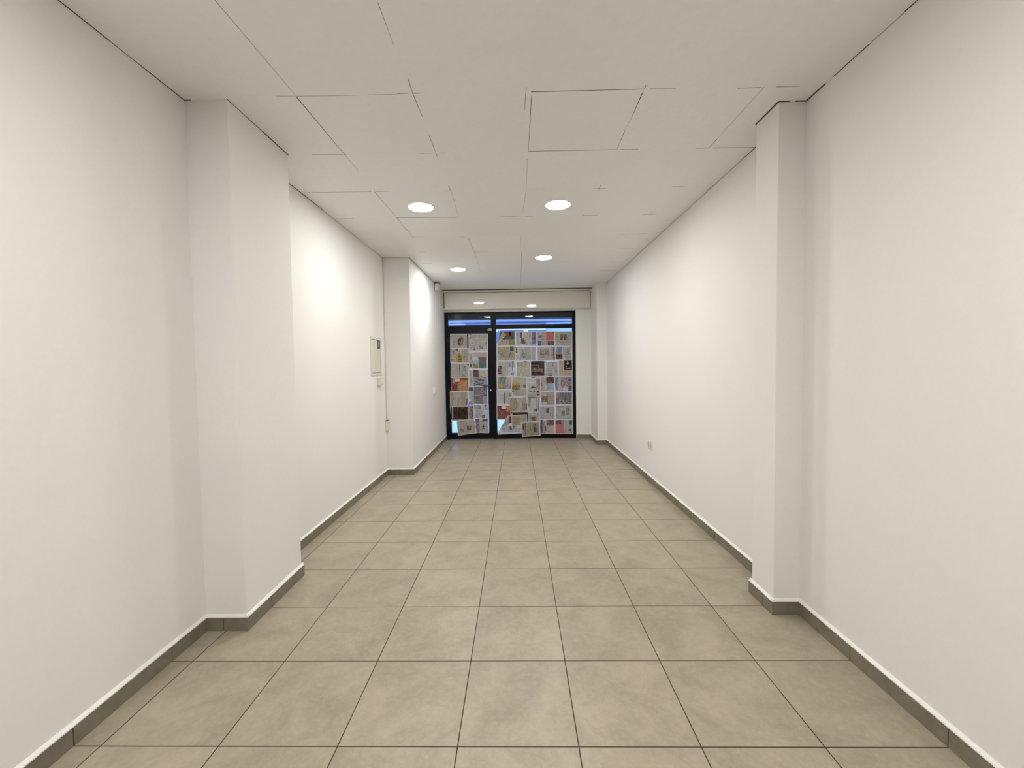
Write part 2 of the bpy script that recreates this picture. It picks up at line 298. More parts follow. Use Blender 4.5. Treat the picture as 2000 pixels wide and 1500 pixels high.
PAGES = [
    (1, [[-1.263, 2.027], [-0.911, 2.022], [-0.916, 1.735], [-1.269, 1.74]], 1, [('grey', -1.244, 1.76, -1.165, 2.0), ('warmgrey', -1.159, 1.758, -0.965, 2.002), ('carfront', -1.15, 1.78, -1.003, 1.981), ('rust', -0.978, 1.954, -0.961, 1.984), ('rust', -0.976, 1.766, -0.968, 1.937), ('black', -0.939, 1.744, -0.915, 2.011)], 'newspaper page with a sideways dark car front, top left on the glass door'),
    (2, [[-1.267, 1.742], [-0.909, 1.737], [-0.914, 1.462], [-1.272, 1.467]], 1, [('lav', -1.258, 1.486, -1.202, 1.731), ('ph_dark', -1.165, 1.697, -1.114, 1.736), ('ph_yellow', -1.155, 1.476, -1.079, 1.635), ('ph_olive', -1.117, 1.476, -1.052, 1.629), ('tan', -1.045, 1.474, -0.918, 1.723), ('ph_dark', -1.247, 1.511, -1.228, 1.539)], "newspaper page with a yellow and dark green photo, second down in the door's left row"),
    (3, [[-1.263, 1.469], [-0.903, 1.468], [-0.914, 1.18], [-1.271, 1.18]], 1, [('lav', -1.255, 1.194, -1.104, 1.453), ('black', -1.095, 1.2, -1.087, 1.43), ('grey', -1.078, 1.192, -0.938, 1.45), ('ph_bw', -1.021, 1.319, -0.976, 1.405), ('ph_bw', -1.047, 1.199, -0.996, 1.25), ('black', -0.942, 1.417, -0.919, 1.447)], 'newspaper page with a thin upright black rule, just above the red and orange poster'),
    (2, [[-1.262, 1.189], [-0.916, 1.189], [-0.925, 0.919], [-1.271, 0.919]], 1, [('poster', -1.26, 0.932, -0.942, 1.178), ('ph_dark', -1.26, 0.934, -1.243, 1.18), ('ph_pink', -1.222, 1.076, -1.185, 1.175), ('pale', -1.185, 1.107, -1.099, 1.172), ('ph_orange', -1.101, 0.935, -0.954, 1.138), ('ph_bw', -1.142, 0.941, -1.088, 1.075)], 'newspaper page filled by a red and orange poster picture, left row of the door'),
    (3, [[-1.288, 0.926], [-0.934, 0.928], [-0.945, 0.642], [-1.289, 0.64]], 1, [('olive', -1.278, 0.653, -0.954, 0.911), ('grey', -1.228, 0.653, -1.077, 0.911), ('sage', -1.058, 0.799, -0.965, 0.913), ('black', -0.972, 0.666, -0.959, 0.77)], 'olive grey newspaper page with a flat sage square, just below the red poster page'),
    (4, [[-1.294, 0.646], [-0.928, 0.649], [-0.826, 0.647], [-0.817, 0.378], [-0.943, 0.362], [-1.273, 0.353]], 1, [('ph_black', -1.281, 0.379, -1.255, 0.631), ('ph_black', -1.232, 0.382, -0.954, 0.629), ('tan', -0.948, 0.38, -0.919, 0.636), ('ph_purple', -0.908, 0.388, -0.841, 0.639)], 'newspaper page with a big near-black photo, left row of the door'),
    (5, [[-1.169, 0.365], [-0.83, 0.396], [-0.785, 0.117], [-1.15, 0.071]], 1, [('lav', -1.141, 0.098, -0.978, 0.338), ('pinkish', -0.967, 0.129, -0.815, 0.362), ('ph_bw', -1.099, 0.144, -1.035, 0.199), ('ph_brown', -0.972, 0.175, -0.889, 0.258)], "tilted newspaper page hanging over the door's bottom rail beside the bare glass"),
    (0, [[-0.913, 2.022], [-0.543, 2.016], [-0.549, 1.676], [-0.919, 1.681]], 0, [('ph_purple', -0.905, 1.996, -0.855, 2.01), ('ph_bw', -0.899, 1.921, -0.869, 1.964), ('grey', -0.823, 1.736, -0.563, 2.002), ('ph_bw', -0.722, 1.728, -0.637, 1.793), ('brown', -0.825, 1.712, -0.786, 1.738), ('lav', -0.907, 1.718, -0.849, 1.91)], 'newspaper text page with one small purple photo, top right on the glass door'),
    (1, [[-0.914, 1.688], [-0.549, 1.683], [-0.554, 1.335], [-0.92, 1.34]], 0, [('lav', -0.909, 1.363, -0.855, 1.652), ('pinkish', -0.827, 1.582, -0.577, 1.667), ('ph_teal', -0.732, 1.369, -0.587, 1.577), ('ph_redspot', -0.687, 1.457, -0.59, 1.553), ('ph_green', -0.835, 1.368, -0.74, 1.45), ('ph_dark', -0.903, 1.382, -0.857, 1.445)], "newspaper page with a teal and red advertisement, second down in the door's right row"),
    (1, [[-0.918, 1.344], [-0.565, 1.344], [-0.565, 1.012], [-0.924, 1.008]], 0, [('lav', -0.915, 1.018, -0.861, 1.331), ('ph_darkred', -0.833, 1.196, -0.732, 1.333), ('cream', -0.725, 1.211, -0.583, 1.328), ('brown', -0.718, 1.192, -0.649, 1.204), ('ph_landscape', -0.829, 1.022, -0.585, 1.187)], 'newspaper page with a blue-grey landscape photo below a dark red picture, above the door handle'),
    (2, [[-0.932, 1.003], [-0.559, 1.016], [-0.555, 0.675], [-0.934, 0.666]], 0, [('ph_navy', -0.927, 0.925, -0.843, 0.998), ('lav', -0.925, 0.77, -0.849, 0.913), ('ph_bw', -0.927, 0.672, -0.847, 0.722), ('ph_stripes', -0.829, 0.685, -0.573, 1.01), ('pale', -0.816, 0.831, -0.719, 0.839), ('ph_tilt', -0.685, 0.863, -0.589, 0.961), ('ph_lilac', -0.66, 0.69, -0.574, 0.821)], 'newspaper page with a grey striped photo, just below the door handle'),
    (3, [[-0.839, 0.667], [-0.549, 0.672], [-0.551, 0.388], [-0.817, 0.391]], 0, [('tan', -0.827, 0.584, -0.722, 0.659), ('ph_bw', -0.742, 0.56, -0.701, 0.653), ('darkred', -0.627, 0.636, -0.593, 0.662), ('paleblue', -0.807, 0.408, -0.692, 0.573), ('ph_dark', -0.683, 0.407, -0.621, 0.468)], "newspaper page with pale blue blocks and a narrow portrait, door's right row"),
    (2, [[-0.817, 0.4], [-0.551, 0.393], [-0.551, 0.112], [-0.796, 0.122]], 0, [('ph_purple', -0.806, 0.13, -0.733, 0.396), ('grey', -0.718, 0.138, -0.577, 0.365), ('ph_navy', -0.673, 0.342, -0.571, 0.394), ('ph_bw', -0.69, 0.19, -0.625, 0.255)], 'newspaper page with an upright purple strip photo, bottom right on the glass door'),
    (1, [[-0.27, 2.057], [-0.026, 2.054], [-0.026, 1.77], [-0.386, 1.775], [-0.385, 1.822], [-0.368, 1.847]], 1, [('darkteal', -0.323, 1.9, -0.038, 2.054), ('ph_red2', -0.272, 1.954, -0.142, 2.054), ('black', -0.142, 1.968, -0.096, 2.045), ('tan', -0.359, 1.79, -0.155, 1.894), ('ph_green', -0.151, 1.788, -0.037, 1.893)], 'newspaper page with a folded top corner, top left of the shop window'),
    (0, [[-0.031, 2.054], [0.38, 2.048], [0.377, 1.764], [-0.034, 1.77]], 0, [('grey', -0.005, 1.786, 0.037, 2.046), ('ph_redspot', 0.003, 1.983, 0.02, 2.004), ('ph_dark', 0.065, 1.926, 0.114, 2.026), ('ph_dark', 0.087, 1.817, 0.167, 1.921), ('cream', 0.14, 1.895, 0.216, 2.034), ('ph_purple', 0.295, 1.808, 0.353, 2.042), ('ph_black', 0.357, 1.777, 0.374, 2.042)], 'newspaper page with a long upright purple photo, top row of the shop window'),
    (1, [[0.382, 2.048], [0.722, 2.043], [0.719, 1.759], [0.379, 1.764]], 0, [('lav', 0.396, 1.78, 0.541, 2.03), ('ph_brown', 0.415, 1.923, 0.477, 1.973), ('ph_navy', 0.407, 1.774, 0.462, 1.865), ('coral', 0.561, 1.872, 0.715, 2.04), ('pinkred', 0.56, 1.776, 0.601, 1.868), ('ph_dark', 0.596, 1.775, 0.714, 1.865)], 'newspaper page with a coral red block above a dark photo, top row of the window'),
    (0, [[0.72, 2.043], [1.063, 2.038], [1.061, 1.755], [0.717, 1.759]], 1, [('grey', 0.738, 1.774, 0.973, 2.03), ('ph_brown', 0.829, 1.875, 0.883, 1.98), ('ph_brown', 0.901, 1.878, 0.958, 1.978), ('lav', 1.007, 1.772, 1.045, 2.021), ('grey2', 1.011, 1.958, 1.042, 1.979)], 'newspaper page with two small brown portraits side by side, top right of the window'),
    (2, [[-0.386, 1.777], [-0.017, 1.776], [-0.016, 1.491], [-0.386, 1.492]], 1, [('tan', -0.33, 1.519, -0.032, 1.759), ('ph_dark', -0.127, 1.68, -0.058, 1.77), ('ph_bw', -0.302, 1.566, -0.24, 1.661), ('ph_bw', -0.147, 1.566, -0.065, 1.659), ('black', -0.013, 1.641, 0.012, 1.752), ('ph_dark', -0.013, 1.641, 0.012, 1.752)], "tan newspaper page with three black pictures, left end of the window's second row"),
    (1, [[-0.023, 1.77], [0.381, 1.764], [0.378, 1.486], [-0.027, 1.491]], 0, [('black', -0.015, 1.643, 0.012, 1.752), ('cream', -0.015, 1.512, 0.013, 1.619), ('grey', 0.057, 1.505, 0.356, 1.745), ('ph_bw', 0.097, 1.55, 0.17, 1.639)], 'grey newspaper text page right of the tan page with three black pictures'),
    (2, [[0.377, 1.766], [0.732, 1.766], [0.734, 1.485], [0.378, 1.486]], 0, [('grey', 0.4, 1.505, 0.71, 1.749), ('ph_bw', 0.444, 1.544, 0.521, 1.688), ('ph_bw', 0.542, 1.599, 0.603, 1.696), ('ph_olive', 0.692, 1.503, 0.727, 1.738)], 'newspaper page with a cut-out black figure beside a small grey photo, second window row'),
    (1, [[0.73, 1.761], [1.061, 1.757], [1.059, 1.481], [0.728, 1.485]], 0, [('ph_blue', 0.742, 1.626, 0.865, 1.75), ('ph_darkred', 0.744, 1.523, 0.871, 1.617), ('grey', 0.881, 1.5, 1.03, 1.743), ('ph_lilac', 0.928, 1.603, 0.992, 1.692)], "newspaper page with a blue photo above a dark red one, second row's right end"),
    (1, [[-0.388, 1.5], [-0.008, 1.495], [-0.011, 1.192], [-0.392, 1.197]], 0, [('lav', -0.356, 1.215, -0.173, 1.484), ('ph_dusk', -0.36, 1.238, -0.289, 1.405), ('ph_blue', -0.148, 1.385, -0.116, 1.43), ('black', -0.092, 1.303, -0.084, 1.492), ('black', -0.071, 1.384, -0.062, 1.492), ('ph_bw', -0.116, 1.23, -0.053, 1.281)], "newspaper page with thin upright black bars at its right, window's left edge, third row"),
    (2, [[-0.012, 1.487], [0.265, 1.487], [0.261, 1.155], [-0.012, 1.158]], 1, [('grey', 0.003, 1.171, 0.243, 1.468), ('sage', 0.001, 1.393, 0.112, 1.465), ('black', 0.125, 1.472, 0.194, 1.481), ('ph_sketch', 0.041, 1.188, 0.234, 1.361)], 'grey newspaper page with a faint drawing, left of the dark brown car photo'),
    (3, [[0.265, 1.487], [0.533, 1.488], [0.538, 1.179], [0.261, 1.155]], 1, [('ph_cardark', 0.27, 1.211, 0.525, 1.482), ('ph_lilac', 0.29, 1.398, 0.412, 1.402), ('ph_lilac', 0.407, 1.352, 0.413, 1.397), ('ph_dusk', 0.288, 1.282, 0.492, 1.347), ('ph_lilac', 0.381, 1.316, 0.497, 1.322), ('ph_lilac', 0.381, 1.29, 0.492, 1.296), ('pinkish', 0.272, 1.179, 0.362, 1.208), ('black', 0.274, 1.167, 0.337, 1.179)], 'newspaper page filled by a dark brown car photo, third row of the window'),
    (2, [[0.533, 1.484], [0.794, 1.48], [0.791, 1.169], [0.53, 1.173]], 0, [('lav', 0.557, 1.192, 0.771, 1.465), ('line', 0.566, 1.343, 0.771, 1.349), ('ph_bw', 0.581, 1.2, 0.667, 1.256)], 'pale newspaper page with a black scribble at its foot, right of the dark car photo'),
    (3, [[0.79, 1.491], [1.059, 1.487], [1.059, 1.17], [0.787, 1.178]], 1, [('peach', 0.804, 1.188, 1.039, 1.478), ('ph_black', 0.9, 1.3, 1.048, 1.486), ('pale', 0.958, 1.409, 0.982, 1.446), ('pale', 0.932, 1.333, 1.024, 1.345)], "peach newspaper page with a square black advertisement, third row's right end"),
    (2, [[-0.39, 1.208], [-0.078, 1.2], [-0.081, 0.937], [-0.389, 0.945]], 0, [('ph_tealroom', -0.359, 0.961, -0.206, 1.196), ('ph_yellow', -0.349, 0.99, -0.264, 1.065), ('grey', -0.197, 1.074, -0.107, 1.188), ('ph_lilac', -0.193, 0.956, -0.117, 1.058)], "newspaper page with a tall teal room photo at the window's left edge"),
    (3, [[-0.106, 1.204], [0.195, 1.188], [0.19, 0.808], [-0.107, 0.808]], 1, [('lav', -0.014, 1.107, 0.169, 1.157), ('ph_yellow', -0.096, 1.007, 0.059, 1.083), ('ph_olive', -0.096, 0.936, 0.064, 1.029), ('black', -0.095, 0.898, -0.067, 0.924), ('lav', -0.06, 0.823, 0.17, 0.909), ('ph_dark', 0.119, 0.982, 0.167, 1.042), ('grey', 0.065, 1.021, 0.116, 1.103)], 'newspaper page with a wide yellow photo, left of the small silver car advertisement'),
    (4, [[0.186, 1.151], [0.362, 1.153], [0.444, 1.159], [0.444, 0.793], [0.178, 0.809]], 1, [('white', 0.194, 1.088, 0.357, 1.144), ('white', 0.193, 0.819, 0.442, 1.07), ('khaki', 0.365, 1.034, 0.443, 1.152), ('khaki', 0.368, 0.827, 0.433, 1.03), ('car', 0.218, 0.881, 0.407, 1.022), ('black', 0.199, 0.831, 0.348, 0.838), ('ph_dark', 0.371, 0.827, 0.412, 0.853)], 'white newspaper page with a small silver car advertisement, middle of the window'),
    (2, [[0.438, 1.189], [0.721, 1.185], [0.718, 0.893], [0.434, 0.896]], 0, [('lav', 0.456, 0.915, 0.541, 1.163), ('ph_bw', 0.46, 1.007, 0.496, 1.081), ('ph_darkred', 0.56, 1.053, 0.712, 1.178), ('ph_blue2', 0.562, 0.924, 0.708, 1.04)], 'newspaper page with a dark red photo above a pale blue one, window middle right'),
    (1, [[0.714, 1.185], [1.057, 1.181], [1.055, 0.884], [0.712, 0.888]], 0, [('ph_blue', 0.73, 0.927, 0.782, 1.167), ('black', 0.735, 0.987, 0.748, 1.172), ('grey', 0.79, 0.911, 0.833, 1.167), ('ph_pinkpeople', 0.837, 0.974, 0.962, 1.161), ('ph_landscape', 0.97, 1.026, 1.043, 1.167), ('ph_navy', 0.976, 0.911, 1.042, 1.01)], "newspaper page with narrow blue stripes and a pink picture, window's right edge"),
    (2, [[-0.394, 0.949], [-0.105, 0.954], [-0.1, 0.652], [-0.394, 0.651]], 0, [('white', -0.374, 0.671, -0.18, 0.931), ('black', -0.249, 0.671, -0.238, 0.887), ('lav', -0.228, 0.675, -0.159, 0.88), ('ph_bw', -0.158, 0.804, -0.106, 0.883)], 'white newspaper page with a thick upright rule, directly below the teal room photo'),
    (5, [[-0.159, 0.8], [0.191, 0.813], [0.209, 0.527], [-0.132, 0.514]], 1, [('khaki', -0.143, 0.53, -0.009, 0.786), ('grey', -0.009, 0.542, 0.087, 0.784), ('sage', 0.1, 0.704, 0.174, 0.8), ('khaki', 0.098, 0.552, 0.184, 0.688), ('black', 0.163, 0.558, 0.179, 0.671)], 'olive newspaper page slightly askew, left of the narrow black and white photo'),
    (3, [[0.186, 0.817], [0.44, 0.81], [0.424, 0.49], [0.2, 0.497]], 0, [('black', 0.199, 0.788, 0.431, 0.802), ('ph_bw', 0.2, 0.605, 0.254, 0.774), ('white', 0.258, 0.605, 0.353, 0.768), ('black', 0.4, 0.516, 0.408, 0.765), ('grey2', 0.36, 0.517, 0.383, 0.772), ('ph_dark', 0.323, 0.517, 0.377, 0.569)], 'newspaper page with a narrow black and white photo, right of the askew olive page'),
    (1, [[0.437, 0.905], [0.725, 0.897], [0.722, 0.625], [0.438, 0.624]], 1, [('lav', 0.454, 0.817, 0.54, 0.891), ('tan', 0.56, 0.652, 0.702, 0.894), ('ph_brown', 0.462, 0.71, 0.522, 0.807), ('ph_brown', 0.534, 0.705, 0.585, 0.808)], 'newspaper page with two small brown photos, left of the grey curtain photo'),
    (2, [[0.72, 0.893], [1.057, 0.893], [1.057, 0.643], [0.722, 0.638]], 0, [('ph_curtain', 0.741, 0.655, 1.043, 0.878), ('ph_pinkpeople', 0.75, 0.75, 0.788, 0.871), ('ph_tilt', 0.787, 0.657, 1.002, 0.727)], "newspaper page filled by a photo of a grey curtain, window's right edge"),
    (1, [[-0.398, 0.66], [-0.1, 0.656], [-0.104, 0.366], [-0.402, 0.369]], 0, [('ph_red3', -0.387, 0.386, -0.115, 0.641), ('ph_dark', -0.387, 0.387, -0.365, 0.642), ('pale', -0.299, 0.575, -0.213, 0.633), ('ph_orange', -0.204, 0.522, -0.122, 0.631)], 'newspaper page filled by a dark red picture, lower left edge of the window'),
    (3, [[-0.136, 0.523], [0.192, 0.536], [0.223, 0.302], [-0.122, 0.306]], 1, [('ph_black', -0.095, 0.312, 0.207, 0.508), ('black', -0.123, 0.487, -0.098, 0.518)], 'mostly hidden newspaper page showing a black strip under the askew olive page'),
    (2, [[0.196, 0.527], [0.441, 0.525], [0.439, 0.299], [0.193, 0.302]], 0, [('lav', 0.214, 0.333, 0.408, 0.507), ('ph_pinkpeople', 0.235, 0.336, 0.364, 0.431), ('ph_dark', 0.279, 0.355, 0.343, 0.42)], 'pink tinted newspaper page with a dark round picture, above the crooked tan page'),
    (2, [[0.408, 0.633], [0.722, 0.625], [0.724, 0.357], [0.414, 0.365]], 0, [('paleblue', 0.437, 0.382, 0.495, 0.603), ('lav', 0.501, 0.38, 0.656, 0.601), ('ph_navy', 0.552, 0.493, 0.605, 0.595), ('tan', 0.667, 0.379, 0.704, 0.611), ('black', 0.63, 0.423, 0.639, 0.479)], 'newspaper page with a single navy photo, below the page with two brown photos'),
    (3, [[0.718, 0.647], [1.057, 0.652], [1.068, 0.353], [0.72, 0.357]], 0, [('lav', 0.742, 0.377, 1.011, 0.587), ('tan', 0.748, 0.593, 1.001, 0.623), ('ph_bw', 0.835, 0.435, 0.908, 0.532), ('ph_bw', 0.927, 0.441, 0.988, 0.583)], 'newspaper page with two upright black and white photos, below the grey curtain photo'),
    (4, [[-0.189, 0.445], [-0.088, 0.453], [0.085, 0.455], [0.096, 0.106], [-0.385, 0.082], [-0.377, 0.134]], 0, [('darkbrown', -0.171, 0.301, -0.117, 0.436), ('lav', -0.296, 0.132, 0.067, 0.251), ('ph_bw', -0.314, 0.177, -0.271, 0.221), ('ph_dark', -0.153, 0.175, -0.108, 0.245)], 'newspaper page with its corner folded over beside bare glass, bottom left of the window'),
    (5, [[-0.116, 0.457], [0.178, 0.467], [0.188, 0.237], [0.082, 0.206], [-0.115, 0.208]], 1, [('khaki', -0.104, 0.261, 0.06, 0.443), ('sage', 0.065, 0.325, 0.164, 0.451), ('ph_bw', -0.1, 0.192, -0.053, 0.258), ('ph_sketch', -0.048, 0.192, -0.019, 0.257)], 'khaki newspaper page with a small black portrait at its foot, beside the folded page'),
    (7, [[0.064, 0.325], [0.427, 0.334], [0.437, 0.054], [0.082, 0.036]], 1, [('grey2', 0.088, 0.059, 0.141, 0.311), ('ph_navy', 0.093, 0.173, 0.119, 0.281), ('brown', 0.136, 0.068, 0.162, 0.318), ('khaki', 0.183, 0.071, 0.412, 0.314), ('black', 0.235, 0.15, 0.244, 0.31), ('ph_dark', 0.3, 0.118, 0.36, 0.287)], "crooked tan newspaper page hanging over the window's bottom rail"),
    (1, [[0.423, 0.365], [0.724, 0.361], [0.722, 0.084], [0.42, 0.087]], 0, [('ph_navy', 0.434, 0.104, 0.494, 0.36), ('ph_lilac', 0.481, 0.103, 0.529, 0.342), ('ph_orange2', 0.552, 0.251, 0.615, 0.356), ('ph_dark', 0.615, 0.249, 0.702, 0.355), ('black', 0.532, 0.142, 0.546, 0.238), ('peach', 0.558, 0.106, 0.7, 0.236)], 'newspaper page with a blue strip photo and peach box, right of the crooked page'),
    (2, [[0.715, 0.361], [1.064, 0.362], [1.066, 0.08], [0.717, 0.084]], 0, [('pinkred', 0.725, 0.096, 0.887, 0.356), ('ph_dark', 0.73, 0.266, 0.839, 0.349), ('coral', 0.887, 0.095, 0.891, 0.355), ('lav', 0.902, 0.099, 1.046, 0.348), ('ph_navy', 0.994, 0.257, 1.046, 0.347), ('ph_brown', 0.972, 0.138, 1.032, 0.18)], 'newspaper page with a pink red block, bottom right of the shop window'),
]
FLAPS = [[[-0.249, 2.055], [-0.211, 1.995], [-0.364, 1.847], [-0.346, 1.902], [-0.297, 1.987]], [[-0.194, 0.437], [-0.165, 0.28], [-0.335, 0.199], [-0.274, 0.286]]]
JOINTS = [(-1.126, 1.623, -1.118, 2.189, 'f'), (-1.12, 2.193, -1.116, 2.793, 'd'), (-1.116, 2.793, -1.111, 3.019, 'f'), (-1.121, 3.381, -1.112, 3.977, 'm'), (-1.112, 3.977, -1.112, 4.58, 'm'), (-0.516, 1.653, -0.517, 1.873, 'f'), (-0.512, 2.087, -0.516, 2.19, 'm'), (-0.516, 2.19, -0.512, 2.395, 'm'), (-0.515, 2.589, -0.514, 2.86, 'm'), (-0.512, 3.295, -0.513, 3.4, 'm'), (-0.508, 3.421, -0.532, 4.008, 'f'), (-0.514, 4.652, -0.51, 5.219, 'm'), (-0.504, 5.22, -0.528, 6.478, 'f'), (-1.219, 2.189, -1.128, 2.192, 'f'), (-1.12, 2.193, -0.596, 2.196, 'f'), (-0.595, 2.19, -0.54, 2.191, 'm'), (-0.511, 2.191, -0.474, 2.192, 'm'), (0.065, 2.164, 0.061, 2.355, 'm'), (0.094, 2.233, 0.093, 2.798, 'm'), (0.089, 2.9, 0.093, 3.4, 'f'), (0.093, 3.4, 0.068, 3.986, 'f'), (0.065, 4.595, 0.065, 5.21, 'f'), (0.078, 5.258, 0.087, 7.593, 'm'), (0.09, 2.202, 0.667, 2.201, 'd'), (0.693, 2.202, 0.828, 2.203, 'm'), (1.143, 2.211, 1.263, 2.209, 'm'), (1.34, 2.208, 1.456, 2.208, 'm'), (0.667, 2.17, 0.668, 2.205, 'm'), (0.667, 2.23, 0.67, 2.411, 'd'), (0.67, 2.411, 0.666, 2.586, 'f'), (0.666, 2.586, 0.672, 2.802, 'm'), (0.093, 2.801, 0.672, 2.802, 'd'), (0.696, 2.803, 0.816, 2.805, 'm'), (1.189, 2.808, 1.272, 2.808, 'm'), (1.299, 2.809, 1.575, 2.811, 'd'), (-1.326, 2.784, -1.125, 2.79, 'm'), (-1.12, 2.793, -1.1, 2.794, 'm'), (-0.62, 2.798, -0.536, 2.798, 'm'), (-0.492, 2.8, -0.445, 2.802, 'm'), (1.276, 2.208, 1.275, 2.369, 'f'), (1.272, 2.702, 1.272, 2.808, 'm'), (1.275, 2.369, 1.272, 2.702, 'f'), (-1.678, 3.374, -1.142, 3.383, 'm'), (-1.106, 3.385, -1.004, 3.387, 'm'), (-0.562, 3.398, -0.493, 3.401, 'm'), (0.093, 3.395, 0.245, 3.4, 'm'), (0.634, 3.411, 0.732, 3.414, 'm'), (0.675, 3.351, 0.673, 3.448, 'm'), (1.25, 3.406, 1.351, 3.406, 'm'), (-1.645, 3.976, -1.523, 3.976, 'm'), (-1.114, 3.984, -0.546, 4.008, 'd'), (-0.173, 4.014, 0.059, 3.996, 'd'), (0.093, 4.001, 0.175, 4.005, 'm'), (0.638, 4.009, 0.783, 4.017, 'm'), (1.2, 4.012, 1.344, 4.013, 'm'), (1.278, 3.957, 1.278, 4.064, 'f'), (-1.112, 4.58, -0.98, 4.588, 'm'), (-0.593, 4.611, -0.538, 4.614, 'm'), (1.133, 4.622, 1.423, 4.612, 'd'), (-1.191, 5.175, -1.098, 5.181, 'm'), (-0.511, 5.226, -0.327, 5.226, 'd'), (1.273, 5.196, 1.449, 5.2, 'm'), (-1.297, 5.769, -1.143, 5.774, 'm'), (1.297, 5.807, 1.465, 5.81, 'd'), (0.655, 5.819, 0.738, 5.811, 'f'), (-1.286, 6.401, -1.17, 6.41, 'd'), (1.275, 6.402, 1.514, 6.403, 'm'), (1.562, 3.49, 1.578, 3.374, 'm'), (1.538, 4.592, 1.579, 4.475, 'f')]

M_WALL = wall_mat('white_emulsion_wall', (.85, .842, .825))
M_FLOOR = floor_mat(); M_SKIRT = skirting_mat(); M_CEIL = ceiling_mat()
M_JOINT = simple('open_joint_shade', (.055, .050, .044), .9)  # near-black colour standing in for the shade inside the ceiling joints
M_CAULK = simple('white_paint_bead', (.90, .885, .85), .5)
M_GROUT = simple('skirting_grout', (.06, .05, .04), .9)
M_BLACK = simple('black_lacquered_aluminium', (.004, .004, .0055), .35, 0, .05, .16)
M_RUBBER = simple('black_rubber', (.008, .008, .009), .7)
M_CREAM = simple('cream_plastic', (.72, .69, .585), .4, 0, .02)
M_WHITE = simple('white_plastic', (.82, .81, .78), .35, 0, .02)
M_WHITE2 = simple('grey_white_plastic', (.60, .59, .56), .4)
M_DARK = simple('dark_plastic', (.03, .028, .028), .5)
M_NAVY = simple('navy_sticker', (.03, .03, .07), .4)
M_STPALE = simple('sticker_print', (.55, .55, .62), .5)
M_LAM = simple('glossy_cream_laminate', (.74, .725, .65), .035, 0, .02, .9)
M_TRIM = simple('cream_lacquered_profile', (.82, .805, .73), .3, 0, .02, .6)
M_GAP = simple('gap_shade_and_housing', (.02, .018, .014), .9)  # near-black for the shade in the box gaps, also the outside housing
M_CHROME = simple('brushed_chrome', (.62, .62, .62), .25, 1)
M_GLASS = glass_mat()
M_LED = emit_mat('led_diffuser_white', (1.0, .985, .95), LED)
M_LEDW = emit_mat('led_diffuser_warm', (1.0, .975, .86), LED)
M_LEDB = emit_mat('led_diffuser_rear', (1.0, .985, .95), LEDB)

# ------------------------------------------------------------------- shell
T = .25
bm = bmesh.new(); box(bm, XL - T, XR + T, Y0 - T, YB + .14, -.2, 0)
struct(obj('floor', bm, M_FLOOR))
bm = bmesh.new(); box(bm, XL - T, XL, Y0, YB + .14, 0, CEIL + .1)
box(bm, XL - .02, -1.487, 2.205, 2.785, 0, CEIL + .05)        # first pillar of the left wall
box(bm, XL - .02, -1.372, 5.42, YB + .12, 0, CEIL + .05)       # wall return that runs to the shopfront
struct(obj('wall_left', bm, M_WALL, bevel=.006))
bm = bmesh.new(); box(bm, XR, XR + T, Y0, YB + .14, 0, CEIL + .1)
box(bm, 1.430, XR + .02, 2.335, 2.55, 0, CEIL + .05)
box(bm, 1.403, XR + .02, 7.35, YB + .05, 0, CEIL + .05)
struct(obj('wall_right', bm, M_WALL, bevel=.005))
bm = bmesh.new()
box(bm, 1.122, XR + .01, YB, YB + .13, 0, CEIL + .05)
box(bm, XL, 1.122, YB, YB + .13, 2.432, CEIL + .05)
struct(obj('wall_back', bm, M_WALL))
bm = bmesh.new(); box(bm, XL - T, XR + T, Y0 - T, Y0, 0, CEIL + .1)
struct(obj('wall_front', bm, M_WALL))

# ceiling: one painted grid of 60 cm panels; shade in the open joints painted as dark hairlines
bm = bmesh.new(); box(bm, XL - T, XR + T, Y0 - T, YB + .14, CEIL, CEIL + .12, 0)
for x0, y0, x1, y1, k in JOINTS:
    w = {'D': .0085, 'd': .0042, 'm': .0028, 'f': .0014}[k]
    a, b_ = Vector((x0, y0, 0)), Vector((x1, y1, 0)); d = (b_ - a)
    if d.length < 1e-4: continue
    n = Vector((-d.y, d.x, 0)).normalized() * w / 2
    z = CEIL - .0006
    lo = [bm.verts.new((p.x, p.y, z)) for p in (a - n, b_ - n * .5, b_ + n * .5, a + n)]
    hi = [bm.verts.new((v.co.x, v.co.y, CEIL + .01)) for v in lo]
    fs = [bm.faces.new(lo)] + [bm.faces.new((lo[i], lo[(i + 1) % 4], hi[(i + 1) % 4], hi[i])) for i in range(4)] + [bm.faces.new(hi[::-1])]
    for f in fs: f.material_index = 1
